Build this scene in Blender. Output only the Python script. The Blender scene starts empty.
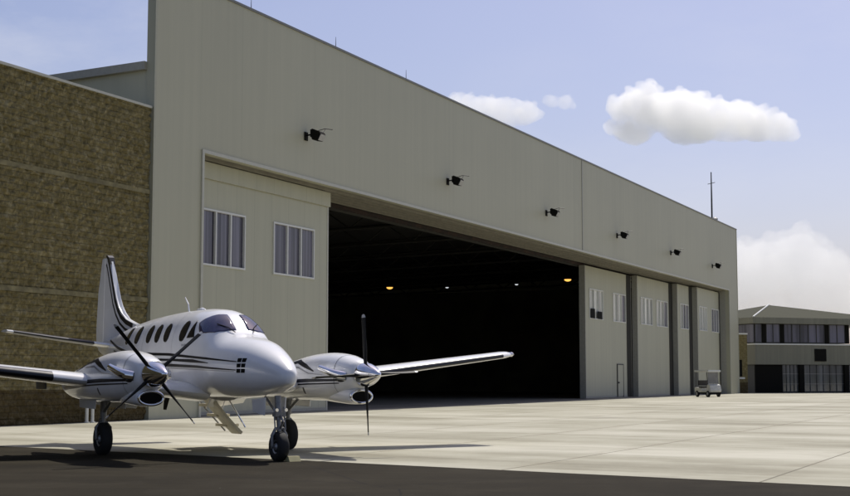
import bpy, bmesh, math, random
from mathutils import Vector, Matrix, noise
random.seed(7)
R = math.radians
sc = bpy.context.scene
COL = sc.collection

# ------------------------------------------------------------ materials
def mat(name):
    m = bpy.data.materials.new(name); m.use_nodes = True
    nt = m.node_tree
    return m, nt, nt.nodes['Principled BSDF']
def N(nt, t, **kw):
    n = nt.nodes.new(t)
    for k, v in kw.items():
        if k in n.inputs: n.inputs[k].default_value = v
        else: setattr(n, k, v)
    return n
def lk(nt, a, b): nt.links.new(a, b)
def coords(nt, scale=(1, 1, 1), rot=(0, 0, 0), loc=(0, 0, 0)):
    tc = N(nt, 'ShaderNodeTexCoord'); mp = N(nt, 'ShaderNodeMapping')
    mp.inputs['Scale'].default_value = scale; mp.inputs['Rotation'].default_value = rot; mp.inputs['Location'].default_value = loc
    lk(nt, tc.outputs['Object'], mp.inputs['Vector']); return mp.outputs['Vector']
def ramp(nt, fac, stops):
    r = N(nt, 'ShaderNodeValToRGB'); cr = r.color_ramp
    while len(cr.elements) < len(stops): cr.elements.new(.5)
    for e, (p, c) in zip(cr.elements, stops):
        e.position = p; e.color = (c[0], c[1], c[2], 1) if hasattr(c, '__len__') else (c, c, c, 1)
    lk(nt, fac, r.inputs['Fac']); return r.outputs['Color']
def mix(nt, fac, a, b, mode='MIX'):
    m = N(nt, 'ShaderNodeMix'); m.data_type = 'RGBA'; m.blend_type = mode
    for s, v in ((m.inputs[0], fac), (m.inputs[6], a), (m.inputs[7], b)):
        if isinstance(v, bpy.types.NodeSocket): lk(nt, v, s)
        elif hasattr(v, '__len__'): s.default_value = (v[0], v[1], v[2], 1)
        else: s.default_value = v
    return m.outputs[2]
def math_(nt, op, a, b=0., c=0.):
    m = N(nt, 'ShaderNodeMath'); m.operation = op
    for s, v in zip(m.inputs, (a, b, c)):
        if isinstance(v, bpy.types.NodeSocket): lk(nt, v, s)
        else: s.default_value = v
    return m.outputs[0]
def noise_(nt, vec, scale, detail=5, rough=.55, w=None):
    n = N(nt, 'ShaderNodeTexNoise'); n.inputs['Scale'].default_value = scale
    n.inputs['Detail'].default_value = detail; n.inputs['Roughness'].default_value = rough
    lk(nt, vec, n.inputs['Vector']); return n.outputs['Fac']
def bump(nt, bs, h, strength=.3, dist=.02):
    b = N(nt, 'ShaderNodeBump'); b.inputs['Strength'].default_value = strength; b.inputs['Distance'].default_value = dist
    lk(nt, h, b.inputs['Height']); lk(nt, b.outputs['Normal'], bs.inputs['Normal'])
def simple(name, col, rough=.5, metal=0., var=.12, scale=6., coat=0., bmp=0., spec=.5):
    m, nt, b = mat(name)
    v = coords(nt); n = noise_(nt, v, scale)
    lo = tuple(c * (1 - var) for c in col); hi = tuple(min(1, c * (1 + var)) for c in col)
    lk(nt, ramp(nt, n, [(.3, lo), (.7, hi)]), b.inputs['Base Color'])
    rr = N(nt, 'ShaderNodeMapRange'); lk(nt, n, rr.inputs[0])
    rr.inputs[3].default_value = max(.02, rough - .06); rr.inputs[4].default_value = min(1, rough + .06)
    lk(nt, rr.outputs[0], b.inputs['Roughness'])
    b.inputs['Metallic'].default_value = metal; b.inputs['Coat Weight'].default_value = coat
    b.inputs['Coat Roughness'].default_value = .04; b.inputs['Specular IOR Level'].default_value = spec
    if bmp: bump(nt, b, noise_(nt, v, scale * 6), bmp, .01)
    return m

def panel_metal(name, col, pitch=1.02, streak=.07, corr=0.):
    """painted metal wall panels standing upright: joints each `pitch` metres along local x"""
    m, nt, b = mat(name)
    v = coords(nt)
    sep = N(nt, 'ShaderNodeSeparateXYZ'); lk(nt, v, sep.inputs[0])
    u = math_(nt, 'ADD', math_(nt, 'DIVIDE', sep.outputs[0], pitch), 200.)
    fr = math_(nt, 'FRACT', u); idx = math_(nt, 'FLOOR', u)
    joint = math_(nt, 'LESS_THAN', fr, .014 / pitch * 1.0)
    wn = N(nt, 'ShaderNodeTexWhiteNoise'); wn.noise_dimensions = '1D'; lk(nt, idx, wn.inputs['W'])
    st = noise_(nt, coords(nt, (3.2, 3.2, .10)), 1., 6)
    bl = noise_(nt, coords(nt, (.14, .14, .3)), 1., 4)
    t = math_(nt, 'ADD', math_(nt, 'MULTIPLY', wn.outputs['Value'], .22), math_(nt, 'ADD', math_(nt, 'MULTIPLY', st, .8), math_(nt, 'MULTIPLY', bl, .45)))
    lo = tuple(c * (1 - streak) for c in col); hi = tuple(c * (1 + streak) for c in col)
    c1 = ramp(nt, t, [(.42, lo), (1.0, hi)])
    c2 = mix(nt, math_(nt, 'MULTIPLY', joint, .22 + corr), c1, tuple(c * .5 for c in col))
    lk(nt, c2, b.inputs['Base Color']); b.inputs['Roughness'].default_value = .5
    b.inputs['Specular IOR Level'].default_value = .35
    hgt = math_(nt, 'SUBTRACT', math_(nt, 'MULTIPLY', noise_(nt, coords(nt, (.8, .8, .4)), 1., 2), .5), math_(nt, 'MULTIPLY', joint, .3))
    bump(nt, b, hgt, .22, .03)
    return m

M = {}
FAC = (.430, .418, .308)
M['facade'] = panel_metal('painted_wall_panels', FAC, 3.0, .06)
M['leaf'] = panel_metal('painted_door_panels', (.445, .435, .325), 1.42, .07, .5)
M['trim'] = simple('light_trim_paint', (.47, .46, .38), .4, var=.05)
M['trimdark'] = simple('dark_cap_metal', (.16, .16, .14), .45, var=.1)
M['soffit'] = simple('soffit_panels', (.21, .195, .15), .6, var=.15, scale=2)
M['rust'] = simple('red_oxide_steel', (.022, .010, .006), .85, var=.95, scale=1.1)
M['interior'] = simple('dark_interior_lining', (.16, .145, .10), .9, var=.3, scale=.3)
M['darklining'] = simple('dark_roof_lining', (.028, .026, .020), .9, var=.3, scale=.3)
M['intfloor'] = simple('hangar_floor_concrete', (.24, .22, .18), .6, var=.3, scale=.4)
M['steel'] = simple('grey_steel', (.05, .05, .048), .5, .3)
M['winframe'] = simple('white_window_frame', (.66, .66, .62), .4, var=.05)
M['corner'] = simple('edge_trim', (.33, .32, .27), .5, var=.08)

def glass_dark(name, col, rough=.06, spec=.8, stripes=None):
    m, nt, b = mat(name)
    v = coords(nt)
    if stripes:
        sep = N(nt, 'ShaderNodeSeparateXYZ'); lk(nt, v, sep.inputs[0])
        n = noise_(nt, coords(nt, (stripes, stripes, .05)), 1., 3)
        lk(nt, ramp(nt, n, [(.38, tuple(c * .45 for c in col)), (.6, tuple(min(1, c * 1.5) for c in col))]), b.inputs['Base Color'])
    else:
        lk(nt, ramp(nt, noise_(nt, v, 1.3), [(.3, tuple(c * .75 for c in col)), (.7, tuple(c * 1.25 for c in col))]), b.inputs['Base Color'])
    b.inputs['Roughness'].default_value = rough; b.inputs['Specular IOR Level'].default_value = spec
    bump(nt, b, noise_(nt, v, .7, 2), .05, .02)
    return m
M['doorglass'] = glass_dark('hangar_window_glass', (.11, .105, .135), .22, .5, 7.)
M['paleglass'] = glass_dark('pale_translucent_glass', (.52, .52, .47), .2, .5, 3.)
M['planeglass'] = glass_dark('cockpit_glass', (.008, .008, .012), .05, .25)
M['winshield'] = glass_dark('windshield_glass', (.035, .035, .085), .03, 1.0)
M['officeglass'] = glass_dark('office_glass', (.10, .097, .135), .12, .7, 1.2)
M['lobbyglass'] = glass_dark('lobby_glass', (.10, .105, .11), .05, 1.0, .7)

# split-face block wall
def block_wall():
    m, nt, b = mat('split_face_block')
    tc = N(nt, 'ShaderNodeTexCoord')
    mp = N(nt, 'ShaderNodeMapping'); mp.inputs['Rotation'].default_value = (R(-90), 0, 0)
    lk(nt, tc.outputs['Object'], mp.inputs['Vector'])
    br = N(nt, 'ShaderNodeTexBrick'); lk(nt, mp.outputs['Vector'], br.inputs['Vector'])
    br.inputs['Scale'].default_value = 1; br.inputs['Brick Width'].default_value = .4; br.inputs['Row Height'].default_value = .2
    br.inputs['Mortar Size'].default_value = .007; br.inputs['Mortar Smooth'].default_value = .3
    br.inputs['Color1'].default_value = (.2, .2, .2, 1); br.inputs['Color2'].default_value = (.8, .8, .8, 1); br.inputs['Mortar'].default_value = (.4, .4, .4, 1)
    v = coords(nt)
    n1 = noise_(nt, v, 5.5, 8, .62); n2 = noise_(nt, v, .35, 4); n3 = noise_(nt, v, 2.3, 5, .6)
    vo = N(nt, 'ShaderNodeTexVoronoi'); vo.inputs['Scale'].default_value = 4.6; lk(nt, v, vo.inputs['Vector'])
    t = math_(nt, 'ADD', math_(nt, 'MULTIPLY', n1, .6), math_(nt, 'ADD', math_(nt, 'MULTIPLY', n3, .35), math_(nt, 'MULTIPLY', n2, .25)))
    rgb = N(nt, 'ShaderNodeSeparateColor'); lk(nt, br.outputs['Color'], rgb.inputs[0])
    t = math_(nt, 'ADD', t, math_(nt, 'MULTIPLY', rgb.outputs[0], .07))
    fl = noise_(nt, coords(nt, (.7, .7, 1)), 6.0, 3, .55)
    t = math_(nt, 'ADD', math_(nt, 'MULTIPLY', t, .36), math_(nt, 'ADD', math_(nt, 'MULTIPLY', fl, .56), .16))
    c = ramp(nt, t, [(.48, (.115, .093, .040)), (.60, (.172, .141, .063)), (.70, (.215, .179, .086)), (.82, (.33, .285, .16))])
    sep = N(nt, 'ShaderNodeSeparateXYZ'); lk(nt, tc.outputs['Object'], sep.inputs[0])
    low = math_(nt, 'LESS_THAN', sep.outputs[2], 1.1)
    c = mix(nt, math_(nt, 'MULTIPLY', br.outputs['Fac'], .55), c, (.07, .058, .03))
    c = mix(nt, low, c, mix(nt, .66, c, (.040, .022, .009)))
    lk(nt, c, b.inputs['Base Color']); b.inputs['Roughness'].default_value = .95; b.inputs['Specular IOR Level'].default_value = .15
    hgt = math_(nt, 'ADD', math_(nt, 'MULTIPLY', n1, .8), math_(nt, 'ADD', math_(nt, 'MULTIPLY', vo.outputs['Distance'], .45), math_(nt, 'MULTIPLY', br.outputs['Fac'], -.35)))
    bump(nt, b, hgt, 1.0, .09)
    return m
M['block'] = block_wall()
M['band'] = simple('smooth_block_band', (.185, .16, .08), .9, var=.45, scale=2.6, bmp=.3)

def concrete():
    m, nt, b = mat('apron_concrete')
    tc = N(nt, 'ShaderNodeTexCoord')
    ang = R(90 - 24.4953)
    mp = N(nt, 'ShaderNodeMapping'); mp.vector_type = 'POINT'; mp.inputs['Rotation'].default_value = (0, 0, -ang)
    lk(nt, tc.outputs['Object'], mp.inputs['Vector'])           # x along the facade, y = -distance out
    sep = N(nt, 'ShaderNodeSeparateXYZ'); lk(nt, mp.outputs['Vector'], sep.inputs[0])
    def lines(s, pitch, off, w):
        u = math_(nt, 'FRACT', math_(nt, 'DIVIDE', math_(nt, 'ADD', s, 900 * pitch - off), pitch))
        return math_(nt, 'LESS_THAN', math_(nt, 'ABSOLUTE', math_(nt, 'SUBTRACT', u, .5)), w / pitch / 2), u
    jy, uy = lines(sep.outputs[1], 4.3, 4.0 + 2.15, .045)
    jx, ux = lines(sep.outputs[0], 4.6, 1.0, .03)
    iy = math_(nt, 'FLOOR', math_(nt, 'DIVIDE', math_(nt, 'ADD', sep.outputs[1], 900 * 4.3 - 4.0), 4.3))
    ix = math_(nt, 'FLOOR', math_(nt, 'DIVIDE', math_(nt, 'ADD', sep.outputs[0], 900 * 4.6 - 3.3), 4.6))
    cb = N(nt, 'ShaderNodeCombineXYZ'); lk(nt, ix, cb.inputs[0]); lk(nt, iy, cb.inputs[1])
    wn = N(nt, 'ShaderNodeTexWhiteNoise'); wn.noise_dimensions = '2D'; lk(nt, cb.outputs[0], wn.inputs['Vector'])
    # broom and drag streaks run along the asphalt edge
    st = N(nt, 'ShaderNodeMapping'); st.inputs['Rotation'].default_value = (0, 0, R(38)); lk(nt, tc.outputs['Object'], st.inputs['Vector'])
    st2 = N(nt, 'ShaderNodeMapping'); st2.inputs['Scale'].default_value = (.045, .85, 1); lk(nt, st.outputs[0], st2.inputs['Vector'])
    s1 = noise_(nt, st2.outputs[0], 1., 5, .6)
    st3 = N(nt, 'ShaderNodeMapping'); st3.inputs['Scale'].default_value = (.02, .28, 1); lk(nt, st.outputs[0], st3.inputs['Vector'])
    s2 = noise_(nt, st3.outputs[0], 1., 3, .5)
    v = tc.outputs['Object']
    n1 = noise_(nt, v, .16, 6, .6); n2 = noise_(nt, v, 9, 6, .6); n3 = noise_(nt, v, 1.1, 5, .65)
    t = math_(nt, 'ADD', math_(nt, 'MULTIPLY', s1, .30), math_(nt, 'ADD', math_(nt, 'MULTIPLY', s2, .32), math_(nt, 'MULTIPLY', n1, .60)))
    t = math_(nt, 'ADD', t, math_(nt, 'MULTIPLY', wn.outputs['Value'], .085))
    t = math_(nt, 'ADD', t, math_(nt, 'ADD', math_(nt, 'MULTIPLY', n2, .08), math_(nt, 'MULTIPLY', n3, .12)))
    c = ramp(nt, t, [(.54, (.215, .200, .145)), (.70, (.345, .330, .255)), (.86, (.485, .468, .385))])
    c = mix(nt, math_(nt, 'MULTIPLY', math_(nt, 'MAXIMUM', jy, math_(nt, 'MULTIPLY', jx, .55)), .72), c, (.10, .088, .06))
    # narrow stained zones beside joints
    near = math_(nt, 'SUBTRACT', 1., math_(nt, 'MULTIPLY', math_(nt, 'ABSOLUTE', math_(nt, 'SUBTRACT', uy, .5)), 9.))
    near = math_(nt, 'MULTIPLY', math_(nt, 'MAXIMUM', near, 0.), math_(nt, 'GREATER_THAN', n3, .52))
    c = mix(nt, math_(nt, 'MULTIPLY', near, .28), c, (.20, .17, .11))
    sv = N(nt, 'ShaderNodeTexVoronoi'); sv.inputs['Scale'].default_value = .11; lk(nt, v, sv.inputs['Vector'])
    sd_ = math_(nt, 'ADD', sv.outputs['Distance'], math_(nt, 'MULTIPLY', n3, .22))
    spot = ramp(nt, sd_, [(.17, 1.), (.26, 0.)])
    c = mix(nt, math_(nt, 'MULTIPLY', spot, .38), c, (.11, .10, .08))
    tm = N(nt, 'ShaderNodeMapping'); tm.inputs['Rotation'].default_value = (0, 0, R(52)); tm.inputs['Scale'].default_value = (.035, 1.15, 1); lk(nt, tc.outputs['Object'], tm.inputs['Vector'])
    tyre = ramp(nt, noise_(nt, tm.outputs[0], 1., 4, .7), [(.635, 0.), (.70, 1.)])
    c = mix(nt, math_(nt, 'MULTIPLY', tyre, .25), c, (.15, .14, .12))
    lk(nt, c, b.inputs['Base Color']); b.inputs['Roughness'].default_value = .85; b.inputs['Specular IOR Level'].default_value = .25
    bump(nt, b, math_(nt, 'ADD', n2, math_(nt, 'MULTIPLY', jy, -2.)), .25, .01)
    return m
M['concrete'] = concrete()
def asphalt():
    m, nt, b = mat('asphalt'); v = coords(nt)
    n1 = noise_(nt, v, .35, 5); n2 = noise_(nt, v, 38, 4, .7)
    stv = coords(nt, (.12, 1.6, 1), (0, 0, R(38))); s = noise_(nt, stv, 1., 4)
    t = math_(nt, 'ADD', math_(nt, 'MULTIPLY', n1, .45), math_(nt, 'ADD', math_(nt, 'MULTIPLY', n2, .35), math_(nt, 'MULTIPLY', s, .3)))
    c = ramp(nt, t, [(.36, (.013, .011, .007)), (.56, (.024, .020, .0125)), (.78, (.044, .038, .026))])
    wn = N(nt, 'ShaderNodeTexVoronoi'); wn.inputs['Scale'].default_value = 2.2; lk(nt, v, wn.inputs['Vector'])
    sp = math_(nt, 'LESS_THAN', wn.outputs['Distance'], .018)
    c = mix(nt, sp, c, (.35, .34, .30))
    cv = N(nt, 'ShaderNodeTexVoronoi'); cv.feature = 'DISTANCE_TO_EDGE'; cv.inputs['Scale'].default_value = .16
    wob = N(nt, 'ShaderNodeTexNoise'); wob.inputs['Scale'].default_value = 1.1; lk(nt, v, wob.inputs['Vector'])
    lk(nt, mix(nt, .10, v, wob.outputs['Color'], 'ADD'), cv.inputs['Vector'])
    crack = math_(nt, 'LESS_THAN', cv.outputs['Distance'], .0022)
    c = mix(nt, math_(nt, 'MULTIPLY', crack, .7), c, (.012, .011, .010))
    c = mix(nt, ramp(nt, noise_(nt, v, .9, 6, .7), [(.5, 0.), (.75, .5)]), c, (.046, .040, .028))
    lk(nt, c, b.inputs['Base Color']); b.inputs['Roughness'].default_value = .95; b.inputs['Specular IOR Level'].default_value = .10
    bump(nt, b, n2, .6, .012); return m
M['asphalt'] = asphalt()
M['grass'] = simple('distant_grass', (.07, .085, .03), .95, var=.3, scale=.05)

M['paint'] = simple('white_aircraft_paint', (.80, .80, .80), .22, var=.04, scale=2, coat=.35)
M['navy'] = simple('dark_stripe_paint', (.006, .006, .010), .4, var=.2, spec=.2)
M['silver'] = simple('silver_stripe_paint', (.32, .32, .34), .3, .3, var=.1)
M['chrome'] = simple('polished_metal', (.82, .82, .84), .09, 1., var=.05)
M['darkmetal'] = simple('dark_metal', (.05, .05, .05), .4, .7)
M['strut'] = simple('painted_gear_metal', (.20, .20, .20), .35, .4, var=.2, scale=20)
M['rubber'] = simple('tyre_rubber', (.012, .012, .012), .8, var=.3, scale=20)
M['rim'] = simple('wheel_rim', (.34, .34, .34), .4, .4)
M['boot'] = simple('black_deicing_rubber', (.010, .010, .014), .32, var=.3)
M['blade'] = simple('black_blade_paint', (.010, .010, .010), .55, var=.3, spec=.2)
M['tip'] = simple('grey_blade_tip', (.45, .45, .45), .4)
M['black'] = simple('matt_black', (.008, .0075, .006), .8, spec=.12)
M['gapshade'] = simple('door_gap_shade', (.035, .033, .027), .8, spec=.2)  # near-black colour standing for shade in the gaps between door leaves
M['edgepaint'] = simple('wall_corner_paint', (.40, .39, .29), .5, var=.05)
M['stair'] = simple('airstair_lining', (.62, .58, .46), .6, var=.12)
M['amber'] = None

def emis(name, col, s):
    m, nt, b = mat(name); b.inputs['Emission Color'].default_value = (*col, 1); b.inputs['Emission Strength'].default_value = s
    b.inputs['Base Color'].default_value = (*col, 1); return m
M['amber'] = emis('amber_lamp', (1, .50, .10), 1.5)
M['white_lamp'] = emis('white_lamp', (.8, .85, .9), .9)

# ------------------------------------------------------------ helpers
def link(name, bm, mats, parent=None, smooth=False, auto=None):
    me = bpy.data.meshes.new(name)
    bmesh.ops.recalc_face_normals(bm, faces=bm.faces)
    bm.to_mesh(me); bm.free()
    for m in (mats if isinstance(mats, (list, tuple)) else [mats]): me.materials.append(m)
    if smooth:
        for p in me.polygons: p.use_smooth = True
    o = bpy.data.objects.new(name, me); COL.objects.link(o); o.parent = parent
    if auto:
        for p in me.polygons: p.use_smooth = True
        bm = bmesh.new(); bm.from_mesh(me)
        for e in bm.edges:
            if len(e.link_faces) == 2 and e.calc_face_angle(0) > R(auto): e.smooth = False
        bm.to_mesh(me); bm.free()
    return o
def empty(name, label, cat, loc=(0, 0, 0), rz=0, group=None):
    o = bpy.data.objects.new(name, None); COL.objects.link(o); o.location = loc; o.rotation_euler = (0, 0, rz)
    o['label'] = label; o['category'] = cat
    if group: o['group'] = group
    return o
def tag(o, label, cat, group=None):
    o['label'] = label; o['category'] = cat
    if group: o['group'] = group
    return o
def struct(o): o['kind'] = 'structure'; return o
def box(bm, x0, x1, y0, y1, z0, z1, mi=0, bev=0):
    vs = [bm.verts.new((x, y, z)) for z in (z0, z1) for y in (y0, y1) for x in (x0, x1)]
    fs = [bm.faces.new([vs[i] for i in q]) for q in ((0, 1, 3, 2), (4, 6, 7, 5), (0, 4, 5, 1), (2, 3, 7, 6), (0, 2, 6, 4), (1, 5, 7, 3))]
    for f in fs: f.material_index = mi
    if bev:
        bmesh.ops.bevel(bm, geom=list({e for f in fs for e in f.edges}), offset=bev, segments=2, affect='EDGES', material=mi)
    return fs
def boxo(name, m, parent, *a, bev=0):
    bm = bmesh.new(); box(bm, *a, bev=bev); return link(name, bm, m, parent)
def tube(bm, pts, r, seg=10, mi=0, cap=True):
    pts = [Vector(p) for p in pts]; rs = r if hasattr(r, '__len__') else [r] * len(pts)
    rings = []
    prev = None
    for i, p in enumerate(pts):
        t = (pts[min(i + 1, len(pts) - 1)] - pts[max(i - 1, 0)]).normalized()
        if prev is None:
            a = t.orthogonal().normalized()
        else:
            a = (prev - t * prev.dot(t)).normalized()
        prev = a; b_ = t.cross(a)
        rings.append([bm.verts.new(p + (a * math.cos(k * 2 * math.pi / seg) + b_ * math.sin(k * 2 * math.pi / seg)) * rs[i]) for k in range(seg)])
    for A, B in zip(rings, rings[1:]):
        for k in range(seg):
            f = bm.faces.new((A[k], A[(k + 1) % seg], B[(k + 1) % seg], B[k])); f.material_index = mi
    if cap:
        for rg in (rings[0], rings[-1]):
            f = bm.faces.new(rg); f.material_index = mi
def lathe(bm, prof, seg=24, axis='x', org=(0, 0, 0), mi=0):
    """prof: (along, radius)"""
    rings = []
    for u, r in prof:
        rg = []
        for k in range(seg):
            c, s = math.cos(k * 2 * math.pi / seg) * r, math.sin(k * 2 * math.pi / seg) * r
            p = {'x': (u, c, s), 'y': (c, u, s), 'z': (c, s, u)}[axis]
            rg.append(bm.verts.new(Vector(p) + Vector(org)))
        rings.append(rg)
    for A, B in zip(rings, rings[1:]):
        for k in range(seg):
            f = bm.faces.new((A[k], A[(k + 1) % seg], B[(k + 1) % seg], B[k])); f.material_index = mi
    for rg in (rings[0], rings[-1]):
        f = bm.faces.new(rg); f.material_index = mi
def prism(bm, poly, axis, a, b, mi=0):
    """poly in the two other axes (order: x,y,z without axis), extruded a..b"""
    def P(u, v, w): return {'x': (w, u, v), 'y': (u, w, v), 'z': (u, v, w)}[axis]
    A = [bm.verts.new(P(u, v, a)) for u, v in poly]; B = [bm.verts.new(P(u, v, b)) for u, v in poly]
    n = len(poly)
    fs = [bm.faces.new(A), bm.faces.new(B)] + [bm.faces.new((A[i], A[(i + 1) % n], B[(i + 1) % n], B[i])) for i in range(n)]
    for f in fs: f.material_index = mi

# ------------------------------------------------------------ camera, sun, sky
cam = bpy.data.cameras.new('camera'); co = bpy.data.objects.new('camera', cam); COL.objects.link(co)
co.location = (0, 0, 1.45); co.rotation_euler = (R(90) + math.atan(131 / 1400), 0, 0)
cam.sensor_width = 36; cam.lens = 36 * 1400 / 850; cam.clip_end = 9000; cam.clip_start = .1
sc.camera = co
SUN_AZ = Vector((math.cos(R(66.8)), math.sin(R(66.8)))); EL = R(56)
Ld = Vector((SUN_AZ.x * math.cos(EL), SUN_AZ.y * math.cos(EL), math.sin(EL)))
sl = bpy.data.lights.new('sun', 'SUN'); sl.energy = 4.0; sl.angle = R(.53); sl.color = (1, .955, .86)
so = bpy.data.objects.new('sun', sl); COL.objects.link(so); so.rotation_euler = Ld.to_track_quat('Z', 'Y').to_euler()
w = bpy.data.worlds.new('World'); sc.world = w; w.use_nodes = True; nt = w.node_tree
bg = nt.nodes['Background']; sk = N(nt, 'ShaderNodeTexSky'); sk.sky_type = 'NISHITA'; sk.sun_disc = False
sk.sun_elevation = EL; sk.sun_rotation = math.atan2(SUN_AZ.x, SUN_AZ.y); sk.air_density = 1.0; sk.dust_density = 2.4; sk.ozone_density = 2.5; sk.altitude = 200
tcw = N(nt, 'ShaderNodeTexCoord'); mpw = N(nt, 'ShaderNodeMapping'); mpw.inputs['Scale'].default_value = (3.2, 3.2, 8.5); mpw.inputs['Rotation'].default_value = (0, R(18), 0)
lk(nt, tcw.outputs['Generated'], mpw.inputs['Vector'])
wv = noise_(nt, mpw.outputs[0], 1.3, 9, .62); wv2 = noise_(nt, tcw.outputs['Generated'], 2.6, 3, .5)
veil = math_(nt, 'MULTIPLY', ramp(nt, wv, [(.44, 0.), (.72, 1.)]), ramp(nt, wv2, [(.38, 0.), (.62, 1.)]))
skyc = mix(nt, 1., sk.outputs['Color'], (1.08, .98, 1.06), 'MULTIPLY')
lk(nt, mix(nt, math_(nt, 'MULTIPLY', veil, .38), skyc, (8.3, 8.3, 8.8)), bg.inputs['Color']); bg.inputs['Strength'].default_value = .10
sc.view_settings.view_transform = 'Standard'; sc.view_settings.look = 'None'; sc.view_settings.exposure = 0.0; sc.view_settings.gamma = 1
sc.cycles.use_denoising = True; sc.cycles.max_bounces = 34; sc.cycles.volume_bounces = 32; sc.cycles.diffuse_bounces = 4
sc.cycles.sample_clamp_indirect = 8

# ------------------------------------------------------------ ground
def sheet(name, poly, z, m, thick=None):
    bm = bmesh.new(); bm.faces.new([bm.verts.new((x, y, z)) for x, y in poly])
    o = link(name, bm, m); return struct(o)
sheet('ground', [(-3000, -2000), (3000, -2000), (3000, 5000), (-3000, 5000)], -.03, M['grass'])
sheet('concrete_apron', [(-160, -60), (260, -60), (260, 620), (-160, 620)], -.008, M['concrete'])
def edge(x): return 23.55 - .765 * x
pts = [(x, edge(x) + .05 * noise.noise(Vector((x * .7, 3, 0)))) for x in [i * .8 for i in range(-60, 60)]]
sheet('asphalt_taxiway', [(-90, -50), (90, -50)] + [(90, edge(90))] + pts[::-1] + [(-90, edge(-90))], 0.0, M['asphalt'])

# ------------------------------------------------------------ hangar (local x along facade, y inwards)
HX, HY = -9.884, 50.367
HR = R(90 - 24.4953)
hang = empty('hangar', 'huge pale grey-green metal hangar with tall sliding doors standing wide open', 'hangar', (HX, HY, 0), HR)
LEN, ZS, ZT = 100.1, 10.15, 16.53
PI0, PI1 = 3.25, 96.0      # door opening
bm = bmesh.new()
box(bm, 0, PI0, 0, .35, 0, ZT); box(bm, PI1, LEN, 0, .35, 0, ZT); box(bm, PI0, PI1, 0, .35, ZS, ZT)
bmesh.ops.remove_doubles(bm, verts=bm.verts, dist=1e-4)
link('front_wall', bm, M['facade'], hang)
boxo('parapet_cap', M['trimdark'], hang, -.06, LEN + .06, -.05, .42, ZT, ZT + .10)
boxo('expansion_joint', M['corner'], hang, 49.9, 50.06, -.03, -.002, ZS, ZT - .002)
boxo('corner_trim', M['edgepaint'], hang, -.03, .10, -.03, -.002, 0, ZT); boxo('corner_trim', M['edgepaint'], hang, LEN - .10, LEN + .03, -.03, -.002, 0, ZT)
bm = bmesh.new()
prism(bm, [(PI0 - .12, 0), (PI0 + .02, 0), (PI0 + .02, ZS - .03), (PI1 - .02, ZS - .03), (PI1 - .02, 0), (PI1 + .1, 0), (PI1 + .1, ZS + .1), (PI0 - .12, ZS + .1)], 'y', -.06, -.002)
link('opening_trim', bm, M['trim'], hang)
# body: end walls, roof, back wall
DEP = 62
bm = bmesh.new()
prism(bm, [(.35, 0), (DEP, 0), (DEP, 10.9), (30, 12.2), (.35, 12.75)], 'x', .05, .3)
link('end_wall', bm, M['facade'], hang)
bm = bmesh.new(); prism(bm, [(.35, 0), (DEP, 0), (DEP, 10.9), (30, 12.2), (.35, 12.75)], 'x', LEN - .3, LEN - .05); link('end_wall', bm, M['facade'], hang)
bm = bmesh.new(); prism(bm, [(.352, 12.75), (DEP + .3, 10.95), (DEP + .3, 11.25), (.352, 13.05)], 'x', -.15, LEN + .15); link('roof', bm, M['corner'], hang)
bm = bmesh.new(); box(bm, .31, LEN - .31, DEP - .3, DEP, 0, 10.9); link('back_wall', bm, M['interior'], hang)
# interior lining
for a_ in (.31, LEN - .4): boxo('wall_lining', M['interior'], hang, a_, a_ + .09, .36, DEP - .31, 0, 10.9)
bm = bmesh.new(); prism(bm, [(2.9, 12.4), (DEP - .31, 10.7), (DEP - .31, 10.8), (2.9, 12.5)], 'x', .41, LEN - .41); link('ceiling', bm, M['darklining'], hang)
boxo('floor', M['intfloor'], hang, .32, LEN - .32, .5, DEP - .32, -.02, .004)
# soffit with stepped track covers
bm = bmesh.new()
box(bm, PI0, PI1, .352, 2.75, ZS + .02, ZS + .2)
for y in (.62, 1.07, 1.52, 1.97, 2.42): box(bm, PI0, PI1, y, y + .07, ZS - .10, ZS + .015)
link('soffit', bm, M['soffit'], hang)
bm = bmesh.new()
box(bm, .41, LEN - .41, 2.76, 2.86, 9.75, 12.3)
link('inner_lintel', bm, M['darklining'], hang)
bm = bmesh.new()
box(bm, PI0, PI1, 2.60, 2.74, 9.86, 10.05)
link('door_track_beam', bm, M['rust'], hang)
# fascia above the left leaf
boxo('track_fascia', M['leaf'], hang, PI0 + .02, 15.05, .80, .86, 9.38, ZS - .11)
# side jamb box (right pier return)
boxo('door_jamb', M['corner'], hang, PI1 + .003, PI1 + .3, .352, 2.75, 0, ZS)
boxo('door_jamb', M['corner'], hang, PI0 - .3, PI0 - .003, .352, 2.75, 0, ZS)
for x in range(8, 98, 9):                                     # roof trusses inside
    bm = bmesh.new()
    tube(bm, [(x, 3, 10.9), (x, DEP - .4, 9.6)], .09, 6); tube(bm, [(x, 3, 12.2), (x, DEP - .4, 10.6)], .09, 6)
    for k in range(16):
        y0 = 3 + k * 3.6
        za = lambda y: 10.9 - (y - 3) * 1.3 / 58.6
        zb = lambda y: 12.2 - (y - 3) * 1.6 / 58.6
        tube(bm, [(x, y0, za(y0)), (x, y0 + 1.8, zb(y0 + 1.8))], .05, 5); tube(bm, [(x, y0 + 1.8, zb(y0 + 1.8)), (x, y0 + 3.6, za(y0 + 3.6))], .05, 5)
    link('roof_truss', bm, M['darklining'], hang)

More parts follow.
